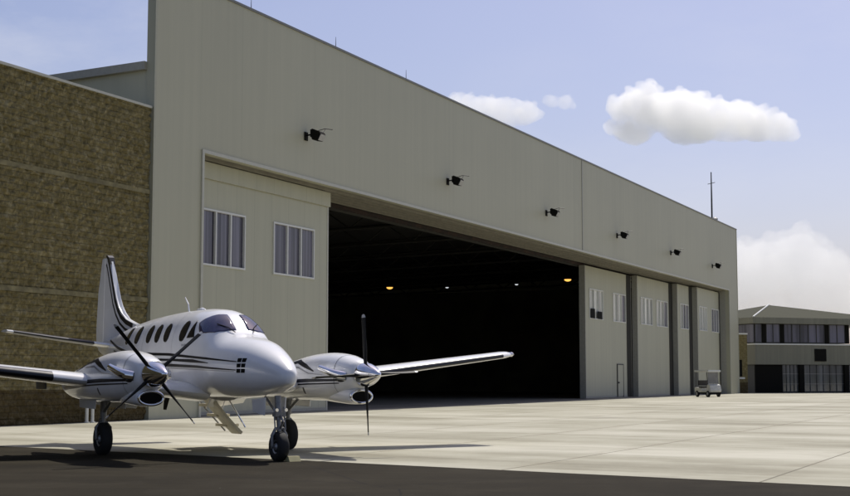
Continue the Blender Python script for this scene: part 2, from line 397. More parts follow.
def leaf(x0, x1, y, ztop, wins, label, mask=None, door=None, pat='dddddd'):
    bm = bmesh.new()
    cuts = wins
    T = .22 if not mask else .42
    # front skin assembled round the window openings
    zs = (5.93, 8.2)
    xs = [x0] + [c for wn in cuts for c in wn] + [x1]
    box(bm, x0, x1, y, y + T, .03, zs[0]); box(bm, x0, x1, y, y + T, zs[1], ztop)
    for i in range(0, len(xs), 2):
        if xs[i + 1] - xs[i] > .01: box(bm, xs[i], xs[i + 1], y, y + T, zs[0], zs[1])
    bmesh.ops.remove_doubles(bm, verts=bm.verts, dist=1e-4)
    o = link('sliding_door', bm, M['leaf'], hang); o['label'] = label
    for a_ in (x0 - .03, x1 - .09): boxo('door_edge', M['trim'] if not mask else M['corner'], o, a_, a_ + .12, y - .02, y + T + .02, .02, ztop + .01)
    if mask: boxo('gap_shade_strip', M['gapshade'], o, x1 - mask, x1 - .1, y - .03, y - .018, .02, ztop)  # dark strip paints in the shade where the next leaf overlaps
    boxo('kick_plate', M['corner'], o, x0 + .095, x1 - .095, y - .015, y - .002, .02, .16)
    for (a, b) in wins:
        bm = bmesh.new(); f = .075
        for (u0, u1, v0, v1) in ((a, b, zs[0], zs[0] + f), (a, b, zs[1] - f, zs[1]), (a, a + f, zs[0] + f, zs[1] - f), (b - f, b, zs[0] + f, zs[1] - f)):
            box(bm, u0, u1, y - .05, y + .08, v0, v1)
        w3 = (b - a) / 3
        for k in (1, 2): box(bm, a + k * w3 - .045, a + k * w3 + .045, y - .045, y + .07, zs[0] + f, zs[1] - f)
        link('window_frame', bm, M['winframe'], o)
        bm = bmesh.new()
        for k in range(3): box(bm, a + .01 + k * w3, a - .01 + (k + 1) * w3, y + .05, y + .065, zs[0] + .01, zs[1] - .01, 1 if pat[0] == 'l' else 0); pat = pat[1:]
        link('window_pane', bm, [M['doorglass'], M['paleglass']], o)
    if door:
        d = boxo('personnel_door', M['leaf'], o, door[0], door[1], y - .05, y - .004, .12, 2.55)
        bm = bmesh.new()
        box(bm, door[0] - .09, door[0] - .002, y - .07, y - .003, .05, 2.64); box(bm, door[1] + .002, door[1] + .09, y - .07, y - .003, .05, 2.64); box(bm, door[0] - .002, door[1] + .002, y - .07, y - .003, 2.552, 2.64)
        box(bm, door[0] + .08, door[0] + .28, y - .12, y - .052, 1.1, 1.22)
        link('door_frame', bm, M['steel'], o)
    return o
leaf(PI0 + .03, 14.98, .90, 9.40, [(4.45, 7.77), (10.05, 13.66)], 'left hangar door leaf with two white framed windows')
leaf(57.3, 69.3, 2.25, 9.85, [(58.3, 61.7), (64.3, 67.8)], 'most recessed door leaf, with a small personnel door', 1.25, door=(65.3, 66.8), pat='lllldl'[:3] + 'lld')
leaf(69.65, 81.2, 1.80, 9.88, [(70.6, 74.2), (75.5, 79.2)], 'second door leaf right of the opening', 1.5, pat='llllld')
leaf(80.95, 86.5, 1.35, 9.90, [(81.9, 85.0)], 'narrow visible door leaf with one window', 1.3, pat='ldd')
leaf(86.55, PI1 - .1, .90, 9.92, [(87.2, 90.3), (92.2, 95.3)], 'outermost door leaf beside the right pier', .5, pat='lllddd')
# signs in lower corner of the first leaf's window
for a_, b_, c_ in ((58.5, 59.5, 6.7), (60.2, 61.3, 6.55)): boxo('notice_board', M['black'], hang, a_, b_, 2.17, 2.19, 5.98, c_)

# floodlights
FL = 'floodlights on the hangar front'
def floodlight():
    root = empty('floodlight', '', 'floodlight', (0, 0, 0), 0, FL)
    bm = bmesh.new()   # local: x along wall, y inwards (wall at 0)
    box(bm, -.16, .16, -.06, 0, -.22, .22, bev=.01)
    tube(bm, [(0, -.05, .05), (0, -.45, .08), (0, -.62, .02)], .045, 8)
    link('wall_bracket', bm, M['black'], root)
    bm = bmesh.new()
    prism(bm, [(-.50, .34), (-.95, .16), (-1.02, .02), (-.86, -.30), (-.52, -.24), (-.44, .1)], 'x', -.30, .30)
    bmesh.ops.bevel(bm, geom=bm.edges[:], offset=.02, segments=2, affect='EDGES')
    for k in range(5): box(bm, -.24 + k * .11, -.22 + k * .11, -.47, -.40, -.1, .30)
    link('lamp_housing', bm, M['black'], root)
    bm = bmesh.new(); vs = [bm.verts.new(p) for p in ((-.26, -1.035, 0), (.26, -1.035, 0), (.26, -.885, -.29), (-.26, -.885, -.29))]
    f = bm.faces.new(vs); r = bmesh.ops.extrude_face_region(bm, geom=[f])
    for v in [g for g in r['geom'] if isinstance(g, bmesh.types.BMVert)]: v.co += Vector((0, .02, .012))
    link('lamp_lens', bm, M['rim'], root)
    bm = bmesh.new(); tube(bm, [(.25, -.5, .28), (.5, -.85, .42), (.6, -1.25, .36)], .022, 6); tube(bm, [(.12, -.9, .12), (.45, -.9, .34), (.5, -.86, .42)], .018, 6)
    link('conduit_arm', bm, M['steel'], root)
    return root
def copy_tree(o, parent=None):
    c = o.copy(); COL.objects.link(c); c.parent = parent
    for ch in list(o.children): copy_tree(ch, c)
    return c
def HP(x, y, z):  # hangar local -> world
    return (HX + x * math.cos(HR) - y * math.sin(HR), HY + x * math.sin(HR) + y * math.cos(HR), z)
fl0 = floodlight()
FLL = ['floodlight nearest the camera, above the left hangar door leaf', 'second floodlight, above the left part of the open hangar mouth',
       'third floodlight, above the right part of the dark opening, left of the wall seam', 'fourth floodlight, just right of the vertical wall seam',
       'fifth floodlight, above the closed door leaves, one before the last', 'farthest floodlight, near the right corner below the antenna']
for i, x in enumerate((11.98, 27.5, 43.3, 58.9, 74.5, 89.8)):
    o = fl0 if i == 0 else copy_tree(fl0)
    o.location = HP(x - .75, -.002, 12.03); o.rotation_euler = (0, 0, HR); o.scale = (.85, .85, .85); o['label'] = FLL[i]
# lightning rods, each a thing
for i, (x, lb) in enumerate(((6.9, 'thin lightning rod on the parapet, nearest the camera'), (14.3, 'thin lightning rod on the parapet above the first floodlight'), (21.9, 'thin lightning rod on the parapet between first and second floodlights'))):
    bm = bmesh.new(); tube(bm, [(0, 0, 0), (0, 0, .55)], [.02, .008], 6); lathe(bm, [(0, .06), (.04, .05)], 8, 'z')
    o = link('lightning_rod', bm, M['steel']); o.location = HP(x, .18, ZT + .1); tag(o, lb, 'lightning rod', 'lightning rods on the parapet')
# antenna
an = empty('antenna_mast', 'slender antenna mast with small crossbar on the hangar roof corner', 'antenna', HP(93.3, .9, 12.9), HR)
bm = bmesh.new(); tube(bm, [(0, 0, 0), (0, 0, 6.0), (0, 0, 8.7)], [.09, .08, .05], 8); link('mast', bm, M['steel'], an)
bm = bmesh.new(); tube(bm, [(-.45, -.45, 7.6), (.45, .45, 7.6)], .03, 6); link('crossbar', bm, M['steel'], an)
bm = bmesh.new(); lathe(bm, [(3.9, .05), (3.95, .28), (4.15, .3), (4.3, .12)], 12, 'z', (.35, -.2, 0)); box(bm, 0, .4, -.22, -.1, 3.85, 3.93); link('dish', bm, M['rim'], an)
# lamps inside
for (x, y, z, k, lb) in ((76.0, 27.4, 10.0, 1, 'glowing amber lamp hanging deep inside the hangar, leftmost'), (72.2, 8.6, 9.95, 1, 'glowing amber lamp hanging inside the hangar by the right door stack'),
                     (78.2, 22.5, 10.0, 0, 'faint white lamp inside the hangar, nearer the left amber lamp'), (76.2, 14.8, 9.95, 0, 'faint white lamp inside the hangar, nearer the right amber lamp')):
    root = empty('hanging_lamp', lb, 'lamp', HP(x, y, z), HR, 'lamps inside the hangar')
    s = .88 if k else .45
    bm = bmesh.new(); lathe(bm, [(.45 * s, .05), (.2 * s, .16 * s), (.02, .42 * s), (0, .42 * s)], 16, 'z'); tube(bm, [(0, 0, .4 * s), (0, 0, 11.9 - z - y * .02)], .015, 5); link('lamp_shade', bm, M['steel'], root)
    bm = bmesh.new(); lathe(bm, [(-.005, .34 * s), (-.12 * s, .30 * s), (-.20 * s, .12 * s)], 16, 'z'); link('bulb', bm, M['amber'] if k else M['white_lamp'], root)

# block wall left of the hangar
bw = empty('block_wall', 'tall brown split-face block wall left of the hangar front', 'wall', HP(0, 0, 0), HR)
BL = -46
bm = bmesh.new(); box(bm, BL, -.06, .16, .55, 0, 11.27)
rb = random.Random(11); XL, XR_ = -10.4, -.06
nx, nz = 224, 246
blk = {}
grid = []
for j in range(nz + 1):
    z = 11.27 * j / nz; row = []
    for i in range(nx + 1):
        x = XL + (XR_ - XL) * i / nx
        rj = int(z / .2); bi = int((x + 20 + (.2 if rj % 2 else 0)) / .4)
        if (rj, bi) not in blk: blk[(rj, bi)] = (rb.uniform(-.012, .016), rb.uniform(-.06, .06), rb.uniform(-.12, .12))
        b0, bx, bz = blk[(rj, bi)]
        fx = ((x + 20 + (.2 if rj % 2 else 0)) % .4) - .2; fz_ = (z % .2) - .1
        d_ = b0 + bx * fx + bz * fz_
        d_ += .070 * noise.noise(Vector((x * 4.6, z * 5.5, 0))) + .045 * noise.noise(Vector((x * 9.5, z * 10.5, 4))) + .010 * noise.noise(Vector((x * 25, z * 25, 9)))
        ed = min(.2 - abs(fx), .1 - abs(fz_)); d_ -= .012 * max(0, 1 - ed / .03)
        row.append(bm.verts.new((x, .105 - d_, z)))
    grid.append(row)
for j in range(nz):
    for i in range(nx): bm.faces.new((grid[j][i], grid[j][i + 1], grid[j + 1][i + 1], grid[j + 1][i]))
link('block_face', bm, M['block'], bw)
for z in (4.20, 8.12):
    boxo('smooth_band', M['band'], bw, BL, -.06, .062, .155, z, z + .16)
boxo('coping', M['trim'], bw, BL, -.06, .03, .62, 11.275, 11.36)
# pipes
for x, h_, lb in ((-3.80, 1.35, 'taller pale steel standpipe at the foot of the block wall'), (-3.5, .55, 'shorter pale steel standpipe at the foot of the block wall')):
    bm = bmesh.new(); tube(bm, [(0, 0, 0), (0, 0, h_)], .055, 10); lathe(bm, [(h_ - .02, .05), (h_ + .05, .075), (h_ + .09, .02)], 10, 'z'); lathe(bm, [(0, .1), (.03, .1)], 10, 'z')
    o = link('standpipe', bm, M['winframe']); o.location = HP(x, -.25, 0); tag(o, lb, 'pipe', 'standpipes by the block wall')

# ------------------------------------------------------------ office building
def office():
    C0 = Vector((34.4, 146.0)); C1 = Vector((50.4, 152.0)); d = (C1 - C0).normalized(); ang = math.atan2(d.y, d.x)
    L = (C1 - C0).length
    ob = empty('office_building', 'two-storey grey metal-clad office building with low hipped roof and ribbon windows', 'building', (C0.x, C0.y, 0), ang)
    W = 19.0
    LU = 11.75
    corr = panel_metal('corrugated_cladding', (.19, .185, .14), .42, .14, .3)
    roofm = panel_metal('standing_seam_roof', (.075, .076, .054), .5, .06, .4)
    rb_ = roofm.node_tree.nodes['Principled BSDF']; rb_.inputs['Roughness'].default_value = .85; rb_.inputs['Specular IOR Level'].default_value = .05
    bm = bmesh.new(); ov = .8
    zc, za = 7.82, 9.75
    P = [(-ov, -ov), (L + ov, -ov), (L + ov, W + ov), (-ov, W + ov)]
    lo = [bm.verts.new((x, y, zc)) for x, y in P]; ap = bm.verts.new((L / 2 - .3, W / 2, za))
    for i in range(4): bm.faces.new((lo[i], lo[(i + 1) % 4], ap))
    bm.faces.new(lo); link('roof', bm, roofm, ob)
    bm = bmesh.new()
    for q in (P[0],):
        tube(bm, [(q[0] + .1, q[1] + .1, zc + .06), (L / 2 - .3, W / 2, za + .06)], .09, 6)
    link('ridge_cap', bm, M['winframe'], ob)
    bm = bmesh.new(); box(bm, -ov, L + ov, -ov, W + ov, 7.2, zc - .004); link('eave_fascia', bm, corr, ob)
    boxo('upper_wall', M['steel'], ob, .15, LU - .05, .15, W - .15, 5.2, 7.198)
    # ribbon windows
    def win(x0, x1, z0, z1, nm, m, mull, y=.0):
        g = boxo('window', m, ob, x0, x1, y + .02, y + .08, z0, z1)
        bm = bmesh.new()
        for k in range(mull + 1):
            x = x0 + (x1 - x0) * k / mull
            box(bm, x - .04, x + .04, y - .03, y + .015, z0, z1)
        box(bm, x0, x1, y - .032, y + .015, z0 - .05, z0 + .04)
        link('window_frame', bm, M['steel'], g)
    win(-.02, .75, 5.25, 7.15, 'w', M['officeglass'], 1)
    win(1.35, 3.0, 5.25, 7.15, 'w', M['officeglass'], 2); win(3.5, 8.6, 5.25, 7.15, 'w', M['officeglass'], 5); win(9.2, 11.2, 5.25, 7.15, 'w', M['officeglass'], 2)
    for x in (.8, 3.05, 8.65, 11.25): boxo('column', M['black'], ob, x, x + .45, -.1, .14, 5.2, 7.19)
    # side glazing of upper floor (facing left)
    g = boxo('window', M['officeglass'], ob, -.06, .0, .2, W - .2, 5.25, 7.15)
    boxo('sill_band', M['winframe'], ob, -.25, L + 1.5, -.25, W, 5.0, 5.14)
    boxo('spandrel', corr, ob, -.18, L + 1.5, -.18, W, 2.95, 4.995)
    boxo('lower_wall', M['steel'], ob, .1, L + 1.3, .3, W - .1, 0, 2.945)
    d_ = boxo('roller_door', M['black'], ob, 0, 3.2, .08, .29, 0, 2.94)
    x = 3.35
    for a, b, k in ((3.3, 5.2, 4), (5.9, 10.9, 6), (11.6, L + 1.2, 4)):
        win(a, b, .12, 2.9, 'w', M['lobbyglass'], k, .1)
    for z in (.9, 1.95):
        boxo('transom', M['strut'], ob, 3.3, L + 1.2, .055, .068, z, z + .05)
    for x in (5.25, 10.95): boxo('ground_column', M['black'], ob, x, x + .6, -.15, .28, 0, 2.94)
    s = boxo('wall_sign', M['black'], ob, 7.15, 8.6, -.26, -.19, 3.3, 4.6, )
    s['label'] = 'dark square sign on the corrugated wall'
    # bright reflections of parked aircraft are left to the glass
    return ob
office()
sw = empty('brick_screen_wall', 'olive brick side wall with pale bands between hangar and office', 'wall', (31.2, 143.6, 0), R(20))
bm = bmesh.new(); box(bm, -3, 2.05, 0, .5, 0, 6.0); link('wall_panel', bm, M['block'], sw)
bm = bmesh.new(); box(bm, -3, 2.1, -.05, .55, 6.0, 6.14); link('coping', bm, M['winframe'], sw)
bm = bmesh.new(); box(bm, -3, 1.7, -.03, -.003, 1.45, 1.62); link('pale_band', bm, M['winframe'], sw)
bm = bmesh.new(); box(bm, .7, 1.4, -.02, -.003, 1.7, 3.4); link('window', bm, M['black'], sw)

# ------------------------------------------------------------ golf cart  (faces +x local)
gc = empty('golf_cart', 'small golf cart with pale canopy parked by the right hangar doors', 'golf cart', (22.9, 113.9, 0), R(-64))
gc.scale = (.80, .88, 1.02)
S = 1.14
def sb(bm, *a, **k): box(bm, *[v * S for v in a], **k)
bm = bmesh.new()
prism(bm, [(x * S, z * S) for x, z in ((-1.1, .32), (1.1, .32), (1.18, .45), (1.05, .82), (.72, .90), (.60, .45), (-.15, .42), (-.2, .62), (-1.15, .66))], 'y', -.55 * S, .55 * S)
bmesh.ops.bevel(bm, geom=bm.edges[:], offset=.03, segments=2, affect='EDGES'); link('body', bm, simple('cart_cream_paint', (.60, .59, .53), .35), gc)
bm = bmesh.new(); sb(bm, -1.1, 1.12, -.5, .5, .2, .31); link('chassis', bm, M['black'], gc)
bm = bmesh.new(); sb(bm, -1.05, 1.0, -.64, .64, 1.72, 1.86, bev=.04); link('canopy', bm, M['winframe'], gc)
for y in (-.52, .52):
    for (xa, xb) in ((.78, .62), (-.95, -.9)):
        bm = bmesh.new(); tube(bm, [(xa * S, y * S, .7 * S), (xb * S, y * S, 1.8 * S)], .02, 6); link('canopy_post', bm, M['steel'], gc)
bm = bmesh.new(); sb(bm, -.62, -.15, -.5, .5, .62, .74, bev=.03); link('seat', bm, simple('cart_seat_vinyl', (.05, .045, .04), .6), gc)
bm = bmesh.new(); sb(bm, -.72, -.60, -.5, .5, .78, 1.15, bev=.03); link('backrest', bm, simple('cart_back_vinyl', (.05, .045, .04), .6), gc)
bm = bmesh.new(); sb(bm, .72, .74, -.5, .5, .92, 1.7); link('windscreen', bm, glass_dark('cart_screen', (.2, .2, .2), .1), gc)
bm = bmesh.new(); tube(bm, [(.55 * S, .25 * S, .75 * S), (.32 * S, .25 * S, 1.02 * S)], .018, 6); lathe(bm, [(-.012, .16), (.012, .16)], 14, 'z', (.3 * S, .25 * S, 1.04 * S)); link('steering_wheel', bm, M['black'], gc)
for x in (-.78, .78):
    for y in (-.5, .5):
        bm = bmesh.new(); lathe(bm, [(-.09, .17), (-.10, .22), (-.07, .25), (.07, .25), (.10, .22), (.09, .17)], 18, 'y', (x * S, y * S, .25)); link('wheel', bm, M['rubber'], gc)
        bm = bmesh.new(); lathe(bm, [(-.105, .06), (-.107, .14), (.107, .14), (.105, .06)], 14, 'y', (x * S, y * S, .25)); link('rim', bm, M['rim'], gc.children[-1])
bm = bmesh.new(); lathe(bm, [(0, .05), (.02, .04)], 10, 'x', (1.19 * S, -.3 * S, .62 * S)); link('headlight', bm, M['winframe'], gc)
bm = bmesh.new(); lathe(bm, [(0, .05), (.02, .04)], 10, 'x', (1.19 * S, .3 * S, .62 * S)); link('headlight', bm, M['winframe'], gc)

# ------------------------------------------------------------ aeroplane (x forward, y port, z up; origin under main wheels)
ap = empty('propeller_airplane', 'white twin-engine turboprop airplane with dark stripes, door stairs down', 'airplane', (-4.52, 28.2, 0), math.atan2(-.85, .52))
SEC = [(4.19, .02, 1.43, 1.50), (4.165, .085, 1.365, 1.585), (4.09, .15, 1.325, 1.65), (3.94, .23, 1.28, 1.755), (3.65, .34, 1.215, 1.90), (3.3, .45, 1.165, 2.035),
       (2.95, .55, 1.13, 2.145), (2.6, .62, 1.11, 2.215), (2.25, .68, 1.10, 2.275), (2.1, .70, 1.10, 2.335), (1.9, .71, 1.10, 2.49), (1.7, .715, 1.10, 2.63), (1.5, .72, 1.10, 2.72),
       (1.2, .725, 1.10, 2.79), (.7, .73, 1.10, 2.82), (0, .73, 1.10, 2.82), (-1, .73, 1.10, 2.79), (-1.8, .725, 1.11, 2.75), (-2.6, .66, 1.18, 2.69), (-3.4, .53, 1.36, 2.61),
       (-4.2, .38, 1.58, 2.52), (-5.0, .24, 1.80, 2.43), (-5.7, .13, 1.97, 2.36), (-6.2, .05, 2.10, 2.28)]
def interp(sec, x):
    xs = [s[0] for s in sec]
    if x >= xs[0]: return sec[0][1:]
    if x <= xs[-1]: return sec[-1][1:]
    for i in range(len(sec) - 1):
        if xs[i] >= x >= xs[i + 1]:
            t = (xs[i] - x) / (xs[i] - xs[i + 1])
            out = []
            for k in range(1, len(sec[0])):
                p0 = sec[max(i - 1, 0)]; p1 = sec[i]; p2 = sec[i + 1]; p3 = sec[min(i + 2, len(sec) - 1)]
                h = p1[0] - p2[0]
                def slope(a, b, c):   # monotone slope at b
                    d1 = (b[k] - a[k]) / (a[0] - b[0]) if a[0] != b[0] else None
                    d2 = (c[k] - b[k]) / (b[0] - c[0]) if b[0] != c[0] else None
                    if d1 is None: return d2
                    if d2 is None: return d1
                    if d1 * d2 <= 0: return 0
                    return 2 * d1 * d2 / (d1 + d2)
                m1 = slope(p0, p1, p2); m2 = slope(p1, p2, p3)
                t2, t3 = t * t, t * t * t
                out.append((2 * t3 - 3 * t2 + 1) * p1[k] + (t3 - 2 * t2 + t) * h * m1 + (-2 * t3 + 3 * t2) * p2[k] + (t3 - t2) * h * m2)
            return out
def fus(x, th, off=0., sec=SEC, n=2.35, yc=0.):
    """th: 0 top, 90 port side, -90 starboard side"""
    w, zb, zt = interp(sec, x)
    zc = zb + .47 * (zt - zb)
    c, s = math.cos(R(th)), math.sin(R(th))
    y = math.copysign(abs(s) ** (2 / n), s) * w
    z = zc + math.copysign(abs(c) ** (2 / n), c) * ((zt - zc) if c > 0 else (zc - zb))
    if off:
        cv = Vector((0, y, z - zc))
        nrm = Vector((0, y / max(w, .01) ** 2, (z - zc) / max(.01, ((zt - zc) if c > 0 else (zc - zb))) ** 2)).normalized()
        y += nrm.y * off; z += nrm.z * off
    return Vector((x, y + yc, z))
def th_of_z(x, z, side, sec=SEC, n=2.35):
    w, zb, zt = interp(sec, x); zc = zb + .47 * (zt - zb)
    v = (z - zc) / ((zt - zc) if z > zc else (zc - zb)); v = max(-1, min(1, v))
    c = math.copysign(abs(v) ** (n / 2), v)
    return side * math.degrees(math.acos(c))
def loft(bm, sec, xs, seg=48, n=2.35, yc=0., mi=0):
    rings = [[bm.verts.new(fus(x, 360 * k / seg, 0, sec, n, yc)) for k in range(seg)] for x in xs]
    for A, B in zip(rings, rings[1:]):
        for k in range(seg):
            f = bm.faces.new((A[k], A[(k + 1) % seg], B[(k + 1) % seg], B[k])); f.material_index = mi
    for rg in (rings[0], rings[-1]): bm.faces.new(rg).material_index = mi
def patch(bm, outline, side, off=.006, sec=SEC, n=2.35, yc=0., mode='z', mi=0, rings=7, dens=10):
    """outline (x,z) or (x,theta) polygon laid on the loft surface, with a small thickness"""
    pts = []
    for i, p in enumerate(outline):
        q = outline[(i + 1) % len(outline)]
        for k in range(dens): pts.append((p[0] + (q[0] - p[0]) * k / dens, p[1] + (q[1] - p[1]) * k / dens))
    cx = sum(p[0] for p in pts) / len(pts); cz = sum(p[1] for p in pts) / len(pts)
    def P(x, v, o):
        th = th_of_z(x, v, side, sec, n) if mode == 'z' else v * side
        return fus(x, th, o, sec, n, yc)
    rs = []
    for r in range(rings, 0, -1):
        t = r / rings
        rs.append([bm.verts.new(P(cx + (p[0] - cx) * t, cz + (p[1] - cz) * t, off)) for p in pts])
    low = [bm.verts.new(P(p[0], p[1], -.01)) for p in pts]
    m = len(pts)
    for A, B in [(low, rs[0])] + list(zip(rs, rs[1:])):
        for k in range(m):
            f = bm.faces.new((A[k], A[(k + 1) % m], B[(k + 1) % m], B[k])); f.material_index = mi
    c = bm.verts.new(P(cx, cz, off))
    for k in range(m): bm.faces.new((rs[-1][k], rs[-1][(k + 1) % m], c)).material_index = mi
def stripe(bm, line, wd, side, off=.004, sec=SEC, n=2.35, yc=0., mi=1, step=.08):
    L, Rr = [], []
    for (x0, z0, w0), (x1, z1, w1) in zip([(a, b, (wd[i] if hasattr(wd, '__len__') else wd)) for i, (a, b) in enumerate(line)], [(a, b, (wd[i + 1] if hasattr(wd, '__len__') else wd)) for i, (a, b) in enumerate(line[1:])]):
        k = max(1, int(abs(x1 - x0) / step))
        for j in range(k + 1):
            t = j / k; x = x0 + (x1 - x0) * t; z = z0 + (z1 - z0) * t; h = (w0 + (w1 - w0) * t) / 2 * 1.15
            cols = [bm.verts.new(fus(x, th_of_z(x, z + h * u, side, sec, n), off, sec, n, yc)) for u in (-1, 0, 1)]
            if L:
                for u in (0, 1): bm.faces.new((L[u], L[u + 1], cols[u + 1], cols[u])).material_index = mi
            L = cols
xs = [4.19, 4.182, 4.17, 4.155, 4.135, 4.11, 4.08, 4.04, 3.99, 3.94, 3.88, 3.8, 3.72] + [3.64 - i * .08 for i in range(15)] + [2.45 - i * .025 for i in range(58)] + [1.0 - i * .1 for i in range(72)] + [-6.2]
bm = bmesh.new(); loft(bm, SEC, xs, 112)
fz = link('fuselage', bm, M['paint'], ap, smooth=True)
# stripes: their own thin painted film part
bm = bmesh.new()
for sd in (-1, 1):
    stripe(bm, [(3.0, 1.76), (2.0, 1.83), (.2, 1.93), (-2.0, 1.98), (-3.6, 2.15), (-4.8, 2.33)], [.015, .035, .045, .05, .05, .03], sd, mi=0)
    stripe(bm, [(2.1, 1.745), (1.4, 1.79), (.4, 1.82), (-2.0, 1.87), (-4.0, 2.08)], [.01, .055, .04, .03, .03], sd, mi=0)
    stripe(bm, [(3.0, 1.61), (1.6, 1.68), (.2, 1.72), (-2.0, 1.78), (-4.4, 2.0)], [.015, .045, .05, .05, .03], sd, mi=0)
    stripe(bm, [(2.95, 1.585), (1.6, 1.63), (.2, 1.665), (-2.0, 1.72)], [.01, .02, .02, .02], sd, mi=1)
link('pinstripe', bm, [M['navy'], M['silver']], fz)
# skin seams
bm = bmesh.new()
for xx in (.30, -1.38, -3.2):
    ring = [fus(xx, k, .0035) for k in range(-178, 179, 4)]
    for p, q in zip(ring, ring[1:]):
        bm.faces.new([bm.verts.new(p + Vector((-.005, 0, 0))), bm.verts.new(p + Vector((.005, 0, 0))), bm.verts.new(q + Vector((.005, 0, 0))), bm.verts.new(q + Vector((-.005, 0, 0)))])
link('skin_seam', bm, M['silver'], fz)
bm = bmesh.new()
for i, wd_ in enumerate((.05, .04, .05)): patch(bm, [(1.02 - i * .075, 2.08), (1.02 - i * .075 - wd_, 2.08), (1.02 - i * .075 - wd_, 2.12), (1.02 - i * .075, 2.12)], -1, .004, rings=2, dens=2)
link('small_placard', bm, M['silver'], fz)
# nose grille, three rows of vents
bm = bmesh.new()
for sd in (-1, 1):
    for i in range(3):
        for j in range(2):
            x = 3.02 + j * .12; z = 1.56 + i * .095
            patch(bm, [(x, z), (x + .095, z), (x + .10, z + .07), (x, z + .07)], sd, .006, rings=2, dens=2)
link('nose_vent', bm, M['black'], fz)
# cabin windows
def oval(cx, cz, a, b, lean=0, k=20, p=2.3):
    o = []
    for i in range(k):
        t = 2 * math.pi * i / k; c, s = math.cos(t), math.sin(t)
        u = math.copysign(abs(c) ** (2 / p), c) * a; v = math.copysign(abs(s) ** (2 / p), s) * b
        o.append((cx + u + lean * v, cz + v))
    return o
def pane_with_frame(name, outline, sd, m, fw=1.10, mode='z', frm=M['silver']):
    bm = bmesh.new(); patch(bm, outline, sd, .012, mode=mode, dens=1 if len(outline) > 10 else 8, rings=10)
    o = link(name, bm, m, fz, smooth=True)
    return o
for sd in (-1, 1):
    for x in (-.07, -.58, -1.08, -1.80, -2.55):
        pane_with_frame('cabin_window', oval(x, 2.36, .145, .185), sd, M['planeglass'])
    pane_with_frame('cockpit_window', oval(.80, 2.37, .16, .20, .15), sd, M['planeglass'])
    pane_with_frame('quarter_window', [(1.03, 2.23), (1.36, 2.24), (1.20, 2.56)], sd, M['planeglass'])
    # windshield panels in (x, theta)
    pane_with_frame('windshield', [(1.62, 7), (1.47, 30), (1.34, 48), (1.44, 56), (1.56, 62), (1.74, 55), (1.92, 42), (2.02, 25), (2.05, 7)], sd, M['winshield'], mode='th')
# windshield surround (black sealing lines) and wipers
bm = bmesh.new()
for sd in (-1, 1):
    tube(bm, [fus(2.16, sd * 12, .03), fus(2.0, sd * 17, .035), fus(1.82, sd * 30, .03)], .009, 5)
link('wiper', bm, M['black'], fz)
bm = bmesh.new()
tube(bm, [(-.6, 0, 2.80), (-.66, 0, 2.98), (-.84, 0, 3.13)], [.02, .015, .008], 6)
link('whip_antenna', bm, M['paint'], fz)
bm = bmesh.new(); lathe(bm, [(-.25, .005), (-.18, .05), (0, .06), (.12, .03), (.16, .005)], 12, 'x', (.1, 0, 2.82)); link('dome_antenna', bm, M['paint'], fz)
bm = bmesh.new()
prism(bm, [(-1.6, 1.11), (-1.9, 1.11), (-1.95, .80), (-1.82, .80)], 'y', -.012, .012); link('blade_antenna', bm, M['black'], fz)

# lifting surfaces
def airfoil(k=14, t=.14):
    up, lo = [], []
    for i in range(k + 1):
        x = (1 - math.cos(math.pi * i / k)) / 2
        y = 5 * t * (.2969 * math.sqrt(x) - .126 * x - .3516 * x * x + .2843 * x ** 3 - .1036 * x ** 4)
        up.append((x, y * 1.15)); lo.append((x, -y * .75))
    return up[::-1] + lo[1:-1]        # TE over top to LE and back underneath
def surf(bm, stations, t=.14, mi=0, vert=False, rng=None):
    """stations: (span, x_le, chord, z)"""
    rings = []
    prof = airfoil(14, t)
    for s_, xl, ch, z in stations:
        rg = []
        for u, v in prof:
            p = (xl - u * ch, s_, z + v * ch) if not vert else (xl - u * ch, v * ch * .8, s_)
            rg.append(bm.verts.new(p))
        rings.append(rg)
    m = len(prof)
    for A, B in zip(rings, rings[1:]):
        for k in range(m): bm.faces.new((A[k], A[(k + 1) % m], B[(k + 1) % m], B[k])).material_index = mi
    for rg in (rings[0], rings[-1]): bm.faces.new(rg).material_index = mi
def boot(bm, stations, t, frac=.07, off=.006, both=True, vert=False):
    prof = [p for p in airfoil(60, t)]
    m = len(prof); le = min(range(m), key=lambda i: prof[i][0])
    sel = [i for i in range(m) if prof[i][0] <= frac]
    rings = []
    for s_, xl, ch, z in stations:
        rg = []
        for i in sel:
            u, v = prof[i]
            a = prof[max(i - 1, 0)]; b_ = prof[min(i + 1, m - 1)]
            tx, ty = b_[0] - a[0], b_[1] - a[1]; l = math.hypot(tx, ty) or 1
            nx, ny = ty / l, -tx / l
            if nx * (u - .3) + ny * v < 0: nx, ny = -nx, -ny
            uu, vv = u + nx * off / ch, v + ny * off / ch
            rg.append(bm.verts.new((xl - uu * ch, s_, z + vv * ch) if not vert else (xl - uu * ch, vv * ch * .8, s_)))
        rings.append(rg)
    for A, B in zip(rings, rings[1:]):
        for k in range(len(sel) - 1): bm.faces.new((A[k], A[k + 1], B[k + 1], B[k]))
def wingz(s): return 1.20 + (s - .7) * .115
def wing_st(s):
    if s <= 1.7: return (s, 1.28, 2.35, wingz(s))
    t = (s - 1.7) / (7.55 - 1.7)
    return (s, .82 - .70 * t, 1.95 - .88 * t, wingz(s))
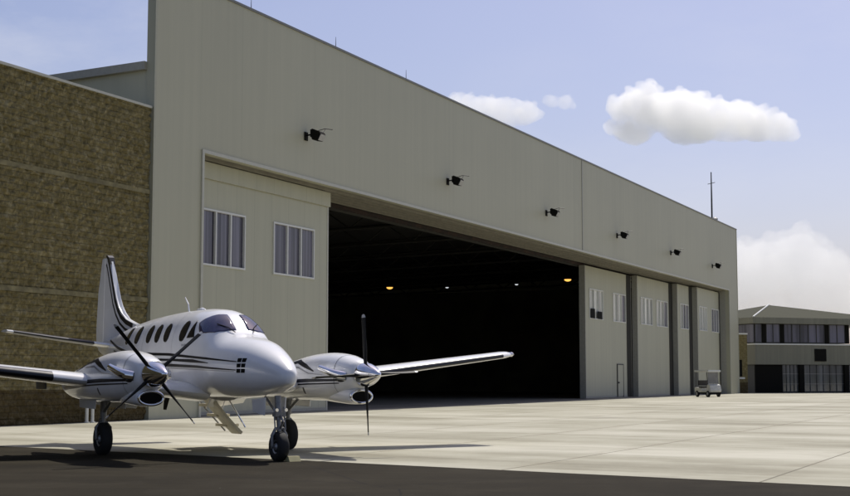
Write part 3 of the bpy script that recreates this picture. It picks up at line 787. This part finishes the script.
for sd in (-1, 1):
    bm = bmesh.new()
    st = [wing_st(s) for s in (.3, .7, 1.1, 1.5)] + [(1.75, .95, 2.05, wingz(1.75))] + [wing_st(s) for s in (2.1, 2.6, 3.5, 4.5, 5.5, 6.5, 7.2, 7.45)]
    st += [(7.58, .10 - .06, .95, wingz(7.58)), (7.66, -.10, .6, wingz(7.66) + .01)]
    surf(bm, [(sd * a, b_, c, d) for a, b_, c, d in st], .155)
    wg = link('wing', bm, M['paint'], ap, auto=40)
    bm = bmesh.new(); boot(bm, [(sd * a, b_, c, d) for a, b_, c, d in [wing_st(s) for s in (3.15, 3.6, 4.5, 5.5, 6.5, 7.3)]], .155, .075 if sd < 0 else .03)
    link('deicing_boot', bm, M['boot'], wg, smooth=True)
    # tip light lens, flaps lowered
    bm = bmesh.new(); lathe(bm, [(-.12, .012), (-.06, .05), (.06, .055), (.14, .02)], 10, 'x', (-.12, sd * 7.66, wingz(7.66) + .01)); link('tip_light', bm, M['chrome'], wg)
    bm = bmesh.new()
    for (a, b_) in ((.78, 1.62),):
        z0, z1 = wingz(a), wingz(b_); xf = -1.02 if a < 1 else -.95
        q = [(xf, z0 - .03), (xf - .42, z0 - .36)]
        vs = []
        for (s_, z_) in ((a, z0), (b_, z1)):
            xo = xf + (0 if a < 1 else (.0 if s_ == a else .12))
            vs.append([bm.verts.new((xo + dx, sd * s_, z_ + dz)) for dx, dz in ((.05, .02), (-.05, .05), (-.46, -.34), (-.47, -.37), (-.10, -.12), (.05, -.06))])
        A, B = vs
        for k in range(6): bm.faces.new((A[k], A[(k + 1) % 6], B[(k + 1) % 6], B[k]))
        bm.faces.new(A); bm.faces.new(B)
    link('flap', bm, M['paint'], wg, auto=40)
    for s_ in (2.9, 4.1): boxo('flap_track', M['strut'], wg, -1.28, -.7, sd * s_ - .02, sd * s_ + .02, wingz(s_) - .20, wingz(s_) - .05)

# nacelles and propellers
NS = [(2.98, .19, 1.36, 1.70), (2.93, .25, 1.29, 1.77), (2.7, .315, 1.20, 1.85), (2.3, .375, 1.09, 1.93), (1.8, .41, 1.03, 1.965), (1.2, .43, 1.02, 1.94), (.6, .43, 1.02, 1.87),
      (0, .41, 1.02, 1.76), (-.7, .36, 1.05, 1.64), (-1.3, .26, 1.12, 1.52), (-1.9, .12, 1.24, 1.42), (-2.15, .03, 1.30, 1.36)]
EY = 2.1; HZ = 1.53; HXp = 3.06
for sd in (-1, 1):
    yc = sd * EY
    bm = bmesh.new(); loft(bm, NS, [2.98, 2.96, 2.93, 2.86, 2.78, 2.7] + [2.6 - i * .1 for i in range(47)] + [-2.15], 40, 2.5, yc)
    nc = link('nacelle', bm, M['paint'], ap, smooth=True)
    bm = bmesh.new()
    for q in (-1, 1):
        stripe(bm, [(2.6, 1.43), (1.4, 1.42), (0, 1.38), (-1.2, 1.33)], [.03, .06, .06, .02], q, sec=NS, n=2.5, yc=yc, mi=0)
        stripe(bm, [(2.6, 1.37), (1.4, 1.35), (0, 1.31)], [.015, .025, .02], q, sec=NS, n=2.5, yc=yc, mi=0)
        stripe(bm, [(1.7, 1.60), (1.35, 1.70), (.9, 1.80), (.4, 1.74), (-.3, 1.60)], [.02, .07, .07, .05, .02], q, sec=NS, n=2.5, yc=yc, mi=0)
        stripe(bm, [(2.05, 1.53), (1.5, 1.56), (1.0, 1.68), (.4, 1.66)], [.01, .02, .03, .015], q, sec=NS, n=2.5, yc=yc, mi=1)
    link('stripe', bm, [M['navy'], M['silver']], nc)
    # cowl joint line and small vent
    bm = bmesh.new()
    for k in range(-140, 141, 10):
        pass
    ring = [fus(2.45, k, .003, NS, 2.5, yc) for k in range(-150, 151, 6)]
    for p, q in zip(ring, ring[1:]):
        vs = [bm.verts.new(p + Vector((dx, 0, 0))) for dx in (-.006, .006)] + [bm.verts.new(q + Vector((dx, 0, 0))) for dx in (.006, -.006)]
        bm.faces.new(vs)
    for q in (-1, 1): patch(bm, oval(1.25, 1.22, .03, .07), q, .004, NS, 2.5, yc, rings=2, dens=1)
    link('cowl_seam', bm, M['darkmetal'], nc)
    # chin intake: body, polished lip, black mouth
    bm = bmesh.new(); CS = [(2.90, .24, .98, 1.25), (2.7, .255, .965, 1.29), (2.2, .25, .985, 1.35), (1.6, .20, 1.02, 1.4), (1.1, .1, 1.08, 1.3)]
    loft(bm, CS, [2.9 - i * .1 for i in range(18)] + [1.1], 28, 2.6, yc); link('intake_fairing', bm, M['paint'], nc, smooth=True)
    bm = bmesh.new()
    pts = [Vector((2.91, yc + .225 * math.cos(R(t)), 1.115 + .12 * math.sin(R(t)))) for t in range(0, 361, 15)]
    tube(bm, pts, .026, 8, cap=False); link('intake_lip', bm, M['chrome'], nc, smooth=True)
    bm = bmesh.new(); vs = [bm.verts.new((2.912, yc + .21 * math.cos(R(t)), 1.115 + .108 * math.sin(R(t)))) for t in range(0, 360, 15)]
    vb = [bm.verts.new((2.903, v.co.y, v.co.z)) for v in vs]; bm.faces.new(vs); bm.faces.new(vb)
    for k in range(24): bm.faces.new((vs[k], vs[(k + 1) % 24], vb[(k + 1) % 24], vb[k]))
    link('intake_mouth', bm, M['black'], nc)
    # exhaust stacks both sides
    for q in (-1, 1):
        bm = bmesh.new()
        y0 = yc + q * .26
        tube(bm, [(2.78, y0, 1.50), (2.70, y0 + q * .10, 1.52), (2.54, y0 + q * .17, 1.56), (2.36, y0 + q * .205, 1.61), (2.12, y0 + q * .215, 1.66)], [.09, .09, .078, .068, .062], 14, cap=False)
        tube(bm, [(2.115, y0 + q * .215, 1.661), (2.18, y0 + q * .213, 1.65)], [.054, .054], 14, mi=1)
        link('exhaust_pipe', bm, [M['chrome'], M['black']], nc, smooth=True)
        bm = bmesh.new(); patch(bm, oval(2.66, 1.50, .15, .11), q, .004, NS, 2.5, yc, rings=3, dens=1); link('exhaust_shroud', bm, M['darkmetal'], nc, smooth=True)
    # propeller: spinner with four feathered blades
    bm = bmesh.new()
    lathe(bm, [(2.985, .215), (3.02, .232), (3.10, .23), (3.22, .205), (3.34, .165), (3.46, .115), (3.55, .068), (3.60, .035), (3.615, .01)], 32, 'x', (0, yc, HZ))
    sp = link('propeller', bm, M['chrome'], ap, auto=50)
    sp['label'] = 'four-bladed propeller with polished spinner'
    base = -3 if sd > 0 else 49
    for k in range(4):
        bm = bmesh.new(); ax = R(base + 90 * k)
        rd = Vector((0, math.sin(ax), math.cos(ax))); tg = Vector((0, math.cos(ax), -math.sin(ax)))
        rings = []
        for i in range(17):
            u = i / 16; r = .17 + (1.145 - .17) * u
            ch = .045 + .07 * min(1, (u / .35)) ** .7 if u < .35 else .115 - .015 * (u - .35) / .65
            if u > .93: ch *= math.sqrt(max(.05, 1 - ((u - .93) / .08) ** 2))
            th = max(.012, .07 * (1 - u) ** 1.5) / 2 + .004
            pit = R(86 - 22 * u) if sd < 0 else R(84 - 18 * u)
            cd = Vector((1, 0, 0)) * math.sin(pit) + tg * math.cos(pit)
            nd = rd.cross(cd).normalized()
            rg = []
            for a_ in range(12):
                t_ = 2 * math.pi * a_ / 12
                rg.append(bm.verts.new(Vector((HXp + .02, yc, HZ)) + rd * r + cd * (math.cos(t_) * ch / 2) + nd * (math.sin(t_) * th)))
            rings.append(rg)
        for i, (A, B) in enumerate(zip(rings, rings[1:])):
            for a_ in range(12):
                f = bm.faces.new((A[a_], A[(a_ + 1) % 12], B[(a_ + 1) % 12], B[a_])); f.material_index = 1 if i == 15 else 0
        bm.faces.new(rings[0]); f = bm.faces.new(rings[-1]); f.material_index = 1
        link('blade', bm, [M['blade'], M['tip']], sp, auto=60)

# tail: fin, rudder, tailplanes
def thick(bm, poly, th, mi=0, yc=0):   # (x,z) outline
    A = [bm.verts.new((x, yc - th, z)) for x, z in poly]; B = [bm.verts.new((x, yc + th, z)) for x, z in poly]; n_ = len(poly)
    fs = [bm.faces.new(A), bm.faces.new(B)] + [bm.faces.new((A[i], A[(i + 1) % n_], B[(i + 1) % n_], B[i])) for i in range(n_)]
    for f in fs: f.material_index = mi
FLE = [(-3.1, 2.60), (-3.8, 2.70), (-4.25, 2.80), (-4.58, 2.93), (-4.80, 3.10), (-4.97, 3.30), (-5.20, 3.75), (-5.42, 4.18), (-5.52, 4.30), (-5.66, 4.335)]
bm = bmesh.new()
thick(bm, FLE + [(-5.80, 4.33), (-5.86, 2.25), (-4.4, 2.3), (-3.3, 2.45)], .055)
bmesh.ops.bevel(bm, geom=[e for e in bm.edges if abs(e.verts[0].co.y - e.verts[1].co.y) < 1e-4], offset=.035, segments=3, affect='EDGES')
fin = link('tail_fin', bm, M['paint'], ap, auto=50)
bm = bmesh.new()
thick(bm, [(-5.83, 4.31), (-6.06, 4.31), (-6.30, 3.5), (-6.42, 2.6), (-6.38, 2.2), (-5.89, 2.2)], .035)
bmesh.ops.bevel(bm, geom=[e for e in bm.edges if abs(e.verts[0].co.y - e.verts[1].co.y) < 1e-4], offset=.02, segments=2, affect='EDGES')
link('rudder', bm, M['paint'], fin, auto=50)
bm = bmesh.new()
def offs(line, d0, d1):
    L_ = []
    for i, (x, z) in enumerate(line):
        a_ = line[max(i - 1, 0)]; b_ = line[min(i + 1, len(line) - 1)]
        tx, tz = b_[0] - a_[0], b_[1] - a_[1]; l = math.hypot(tx, tz)
        nx, nz = -tz / l, tx / l
        if nx > 0 or nz > 0 and abs(nx) < .01: nx, nz = -nx, -nz
        L_.append(((x + nx * d0, z + nz * d0), (x + nx * d1, z + nz * d1)))
    return L_
for yy in (-.0575, .0575):
    for d0, d1, mi in ((.015, .12, 0), (.20, .265, 0)):
        oo = offs(FLE[1:9], d0, d1)
        for (p, q), (r_, s_) in zip(oo, oo[1:]):
            f = bm.faces.new([bm.verts.new((x, yy, z)) for x, z in (p, q, s_, r_)]); f.material_index = mi
link('fin_stripe', bm, M['navy'], fin)
bm = bmesh.new(); thick(bm, [(-5.40, 4.14), (-5.50, 4.30), (-5.62, 4.36), (-5.74, 4.35), (-5.62, 4.27), (-5.52, 4.16)], .062); link('fin_cap', bm, M['boot'], fin)
for sd in (-1, 1):
    st = [(.05, -4.70, 1.05, 2.19), (.6, -4.80, .97, 2.26), (1.5, -4.96, .84, 2.38), (2.35, -5.10, .70, 2.50), (2.48, -5.16, .58, 2.52)]
    bm = bmesh.new(); surf(bm, [(sd * a, b_, c, d) for a, b_, c, d in st], .11); tp = link('tailplane', bm, M['paint'], ap, auto=40)
    bm = bmesh.new(); boot(bm, [(sd * a, b_, c, d) for a, b_, c, d in st[1:4]], .11, .20); link('deicing_boot', bm, M['boot'], tp, smooth=True)

# landing gear
def wheel(x, y, r, wdt, parent, rimr):
    bm = bmesh.new(); h_ = wdt / 2
    lathe(bm, [(-h_ * .6, rimr), (-h_ * .95, rimr * 1.15), (-h_, r * .82), (-h_ * .8, r * .95), (-h_ * .45, r), (h_ * .45, r), (h_ * .8, r * .95), (h_, r * .82), (h_ * .95, rimr * 1.15), (h_ * .6, rimr)], 32, 'y', (x, y, r - .01))
    tw = link('wheel', bm, M['rubber'], parent, auto=40)
    bm = bmesh.new(); lathe(bm, [(-h_ * .55, rimr * 1.12), (-h_ * .75, rimr * .95), (-h_ * .4, rimr * .6), (-h_ * .9, rimr * .3), (-h_ * .9, .01)], 20, 'y', (x, y, r - .01))
    lathe(bm, [(h_ * .55, rimr * 1.12), (h_ * .75, rimr * .95), (h_ * .4, rimr * .6), (h_ * .9, rimr * .3), (h_ * .9, .01)], 20, 'y', (x, y, r - .01))
    link('rim', bm, M['rim'], tw, auto=40)
XN = 3.73
bm = bmesh.new()
tube(bm, [(XN - .10, 0, 1.15), (XN - .05, 0, .72)], .062, 14); tube(bm, [(XN - .06, 0, .80), (XN - .03, 0, .52)], .042, 12)
tube(bm, [(XN - .03, -.13, .27), (XN - .03, -.135, .45), (XN - .03, -.07, .57), (XN - .03, .07, .57), (XN - .03, .135, .45), (XN - .03, .13, .27)], .033, 10)
tube(bm, [(XN - .10, 0, .82), (XN - .62, 0, 1.12)], .028, 8); tube(bm, [(XN - .05, -.10, .95), (XN + .02, -.10, .55)], .014, 6); tube(bm, [(XN - .05, .10, .95), (XN + .02, .10, .55)], .014, 6)
tube(bm, [(XN + .02, 0, .80), (XN + .14, 0, .70), (XN + .02, 0, .58)], .022, 6); box(bm, XN - .10, XN + .03, -.11, .11, .78, .86, bev=.01)
tube(bm, [(XN - .03, -.15, .25), (XN - .03, .15, .25)], .03, 8)
ng = link('nose_gear', bm, M['strut'], ap, auto=40)
wheel(XN - .03, 0, .265, .20, ng, .13)
for q in (-1, 1):
    bm = bmesh.new(); lathe(bm, [(XN + .02, .02), (XN + .06, .034), (XN + .07, .03)], 14, 'x', (0, q * .09, .90)); link('landing_light', bm, M['chrome'], ng)
    bm = bmesh.new(); thick(bm, [(XN - .75, 1.08), (XN - .18, 1.12), (XN - .22, .80), (XN - .70, .86)], .010, 0, q * .20); link('gear_door', bm, M['paint'], ng)
for sd in (-1, 1):
    y = sd * 1.97
    bm = bmesh.new()
    tube(bm, [(.02, y, 1.2), (.0, y, .72)], .065, 14); tube(bm, [(0, y, .75), (0, y, .5)], .045, 12)
    tube(bm, [(0, y - .13, .30), (0, y - .14, .52), (0, y - .05, .62), (0, y + .05, .62), (0, y + .14, .52), (0, y + .13, .30)], .034, 10)
    tube(bm, [(0, y, .80), (.62, y, 1.12)], .03, 8); tube(bm, [(-.04, y, .78), (-.18, y, .66), (-.05, y, .5)], .022, 6)
    tube(bm, [(0, y, .95), (0, y + .2, 1.12)], .02, 6); tube(bm, [(0, y - .15, .31), (0, y + .15, .31)], .03, 8)
    mg = link('main_gear', bm, M['strut'], ap, auto=40)
    wheel(0, y, .315, .22, mg, .15)
    for q in (-1, 1):
        bm = bmesh.new(); thick(bm, [(-.55, 1.08), (.45, 1.10), (.40, .88), (-.50, .90)], .010, 0, y + q * .30); link('gear_door', bm, M['paint'], mg)
# airstair hanging from the port side
bm = bmesh.new()
def SX(t): return (.70 + .62 * t + .22 * t * t, 1.30 - .98 * t)      # (y, z) down the stair
n_ = 12; x0, x1, xm = -2.25, -1.30, -1.80
for i in range(n_):
    a_, b_ = SX(i / n_), SX((i + 1) / n_)
    vs = [bm.verts.new(p) for p in ((xm, a_[0], a_[1]), (x1, a_[0], a_[1]), (x1, b_[0], b_[1]), (xm, b_[0], b_[1]))]
    vs2 = [bm.verts.new((v.co.x, v.co.y - .04, v.co.z - .045)) for v in vs]
    bm.faces.new(vs); bm.faces.new(vs2)
    for k in range(4): bm.faces.new((vs[k], vs[(k + 1) % 4], vs2[(k + 1) % 4], vs2[k]))
stair = link('airstair', bm, M['stair'], ap)
for t in (.2, .42, .64, .86):
    y_, z_ = SX(t); boxo('step', M['stair'], stair, x0 + .03, xm + .15, y_ - .10, y_ + .20, z_ - .03, z_ + .03)
bm = bmesh.new(); tube(bm, [(x0, *SX(0)), (x0, *SX(.5)), (x0, *SX(1))], .018, 6); link('side_rail', bm, M['strut'], stair)
for xx in (x0 + .02, x1 - .02):
    bm = bmesh.new(); tube(bm, [(xx, .72, 1.75), (xx, .98, 1.35), (xx, 1.28, .92), (xx, 1.60, .42)], .018, 6); tube(bm, [(xx, 1.15, 1.1), (xx, SX(.5)[0], SX(.5)[1])], .012, 5); link('handrail', bm, M['chrome'], stair)
# chock at the nose wheel
bm = bmesh.new(); prism(bm, [(-.10, 0), (.10, 0), (.04, .09), (-.04, .09)], 'y', -.08, .14)
ck = link('wheel_chock', bm, simple('yellow_chock', (.42, .38, .2), .7)); c_, s_ = .52, -.85
lx, ly = XN + .20, .14
ck.location = (-4.52 + .52 * lx + .85 * ly, 28.2 - .85 * lx + .52 * ly, .002); ck.rotation_euler = (0, 0, math.atan2(-.85, .52)); tag(ck, 'small dull yellow chock in front of the nose wheel', 'chock')

# ------------------------------------------------------------ clouds: closed lumpy bodies filled with even vapour
def cloud(name, center, blobs, dens, seed, label, vox=3.0, lump=7., fq=1., puff=5.):
    bm = bmesh.new(); rc = random.Random(seed)
    more = []
    for (x, z, r, sx, y) in blobs:
        if r * 1.0 < puff * 2.2: continue
        for k in range(13):
            a_ = rc.uniform(-.35, math.pi + .35); q = rc.uniform(.28, .5) * r; e_ = rc.uniform(-1.1, 1.1)
            more.append((x + math.cos(a_) * math.cos(e_) * r * .9 * sx, z + math.sin(a_) * math.cos(e_) * r * .82, q, 1.1, y + math.sin(e_) * r * .9))
            if rc.random() < .6: more.append((more[-1][0] + rc.uniform(-.5, .5) * q * 1.6, more[-1][1] + q * .7, q * .5, 1.1, more[-1][4] - q * .5))
    for (x, z, r, sx, y) in blobs + more:
        g = bmesh.ops.create_icosphere(bm, subdivisions=3, radius=r)
        for v in g['verts']:
            v.co.x *= sx; v.co += Vector((x, y, z))
    me = bpy.data.meshes.new(name); bm.to_mesh(me); bm.free()
    o = bpy.data.objects.new(name, me); COL.objects.link(o); o.location = center
    rm = o.modifiers.new('r', 'REMESH'); rm.mode = 'VOXEL'; rm.voxel_size = vox
    dg = bpy.context.evaluated_depsgraph_get(); m2 = bpy.data.meshes.new_from_object(o.evaluated_get(dg)); o.modifiers.clear(); o.data = m2
    rs = Vector((seed * 13.1, seed * 7.7, 0))
    nr = [v.normal.copy() for v in m2.vertices]
    for v, n2 in zip(m2.vertices, nr):
        p = v.co
        d = 0
        for sc_, am in ((.035 * fq, 1.), (.08 * fq, .6), (.18 * fq, .28), (.4 * fq, .10)):
            d += am * (abs(noise.noise(p * sc_ + rs)) * 2 - .35)
        v.co = p + n2 * d * lump * (.45 if n2.z < -.2 else 1)
    m2.materials.clear()
    m = bpy.data.materials.new(name + '_vapour'); m.use_nodes = True; t = m.node_tree; t.nodes.remove(t.nodes['Principled BSDF'])
    pv = N(t, 'ShaderNodeVolumePrincipled'); pv.inputs['Color'].default_value = (1, 1, 1, 1); pv.inputs['Density'].default_value = dens; pv.inputs['Anisotropy'].default_value = .55
    lk(t, pv.outputs[0], t.nodes['Material Output'].inputs['Volume']); m2.materials.append(m)
    for p in m2.polygons: p.use_smooth = True
    o['kind'] = 'structure'
    return o
def at(px, py, d):
    th = math.atan(131 / 1400); u = (248 - py) / 1400; x = (px - 425) / 1400
    return Vector((x * d, (math.cos(th) - u * math.sin(th)) * d, (math.sin(th) + u * math.cos(th)) * d + 1.45))
K = 1400 / 1400.
c1 = at(707, 120, 1400)
B1 = [(-82, 10, 15, 1.1, 0), (-60, 14, 20, 1, 5), (-48, 6, 20, 1, -8), (-72, -12, 14, 1.2, 0), (-25, 8, 22, 1.2, 0), (0, 2, 20, 1.3, 6), (-20, -8, 18, 1.6, -5), (28, -1, 18, 1.3, -4), (52, -4, 18, 1.2, 4), (72, -8, 14, 1.2, 0), (20, -12, 10, 2.5, 0), (85, -14, 7, 1.3, 0), (-96, -8, 7, 1.2, 0)]
cloud('cloud', c1, B1, .06, 1, '', 1.7, 4., 1.)
c2 = at(495, 108, 1400)
cloud('cloud', c2, [(-35, 0, 12, 1.3, 0), (-15, -1, 14, 1.4, 0), (10, -2, 14, 1.4, 3), (30, -5, 12, 1.3, 0), (0, -14, 9, 2.4, 0)], .045, 2, '', 1.8, 3., 1.2, 4.)
c3 = at(561, 102, 1400)
cloud('cloud', c3, [(-8, 0, 6, 1.2, 0), (4, 0, 7, 1.2, 0), (12, -3, 4, 1, 0)], .035, 3, '', 1.2, 2.2, 1.3, 2.)
c4 = at(790, 285, 2600)
B4 = [(-60, 20, 60, 1.2, 0), (0, 35, 62, 1.2, 0), (55, 10, 58, 1.1, 0), (-110, 0, 60, 1.2, 0), (110, -40, 50, 1.3, 0), (0, -50, 50, 3.2, 0), (-30, -90, 40, 4, 0), (180, -60, 30, 2, 0)]
cloud('cloud', c4, B4, .011, 4, '', 4.5, 11., .5, 16.)
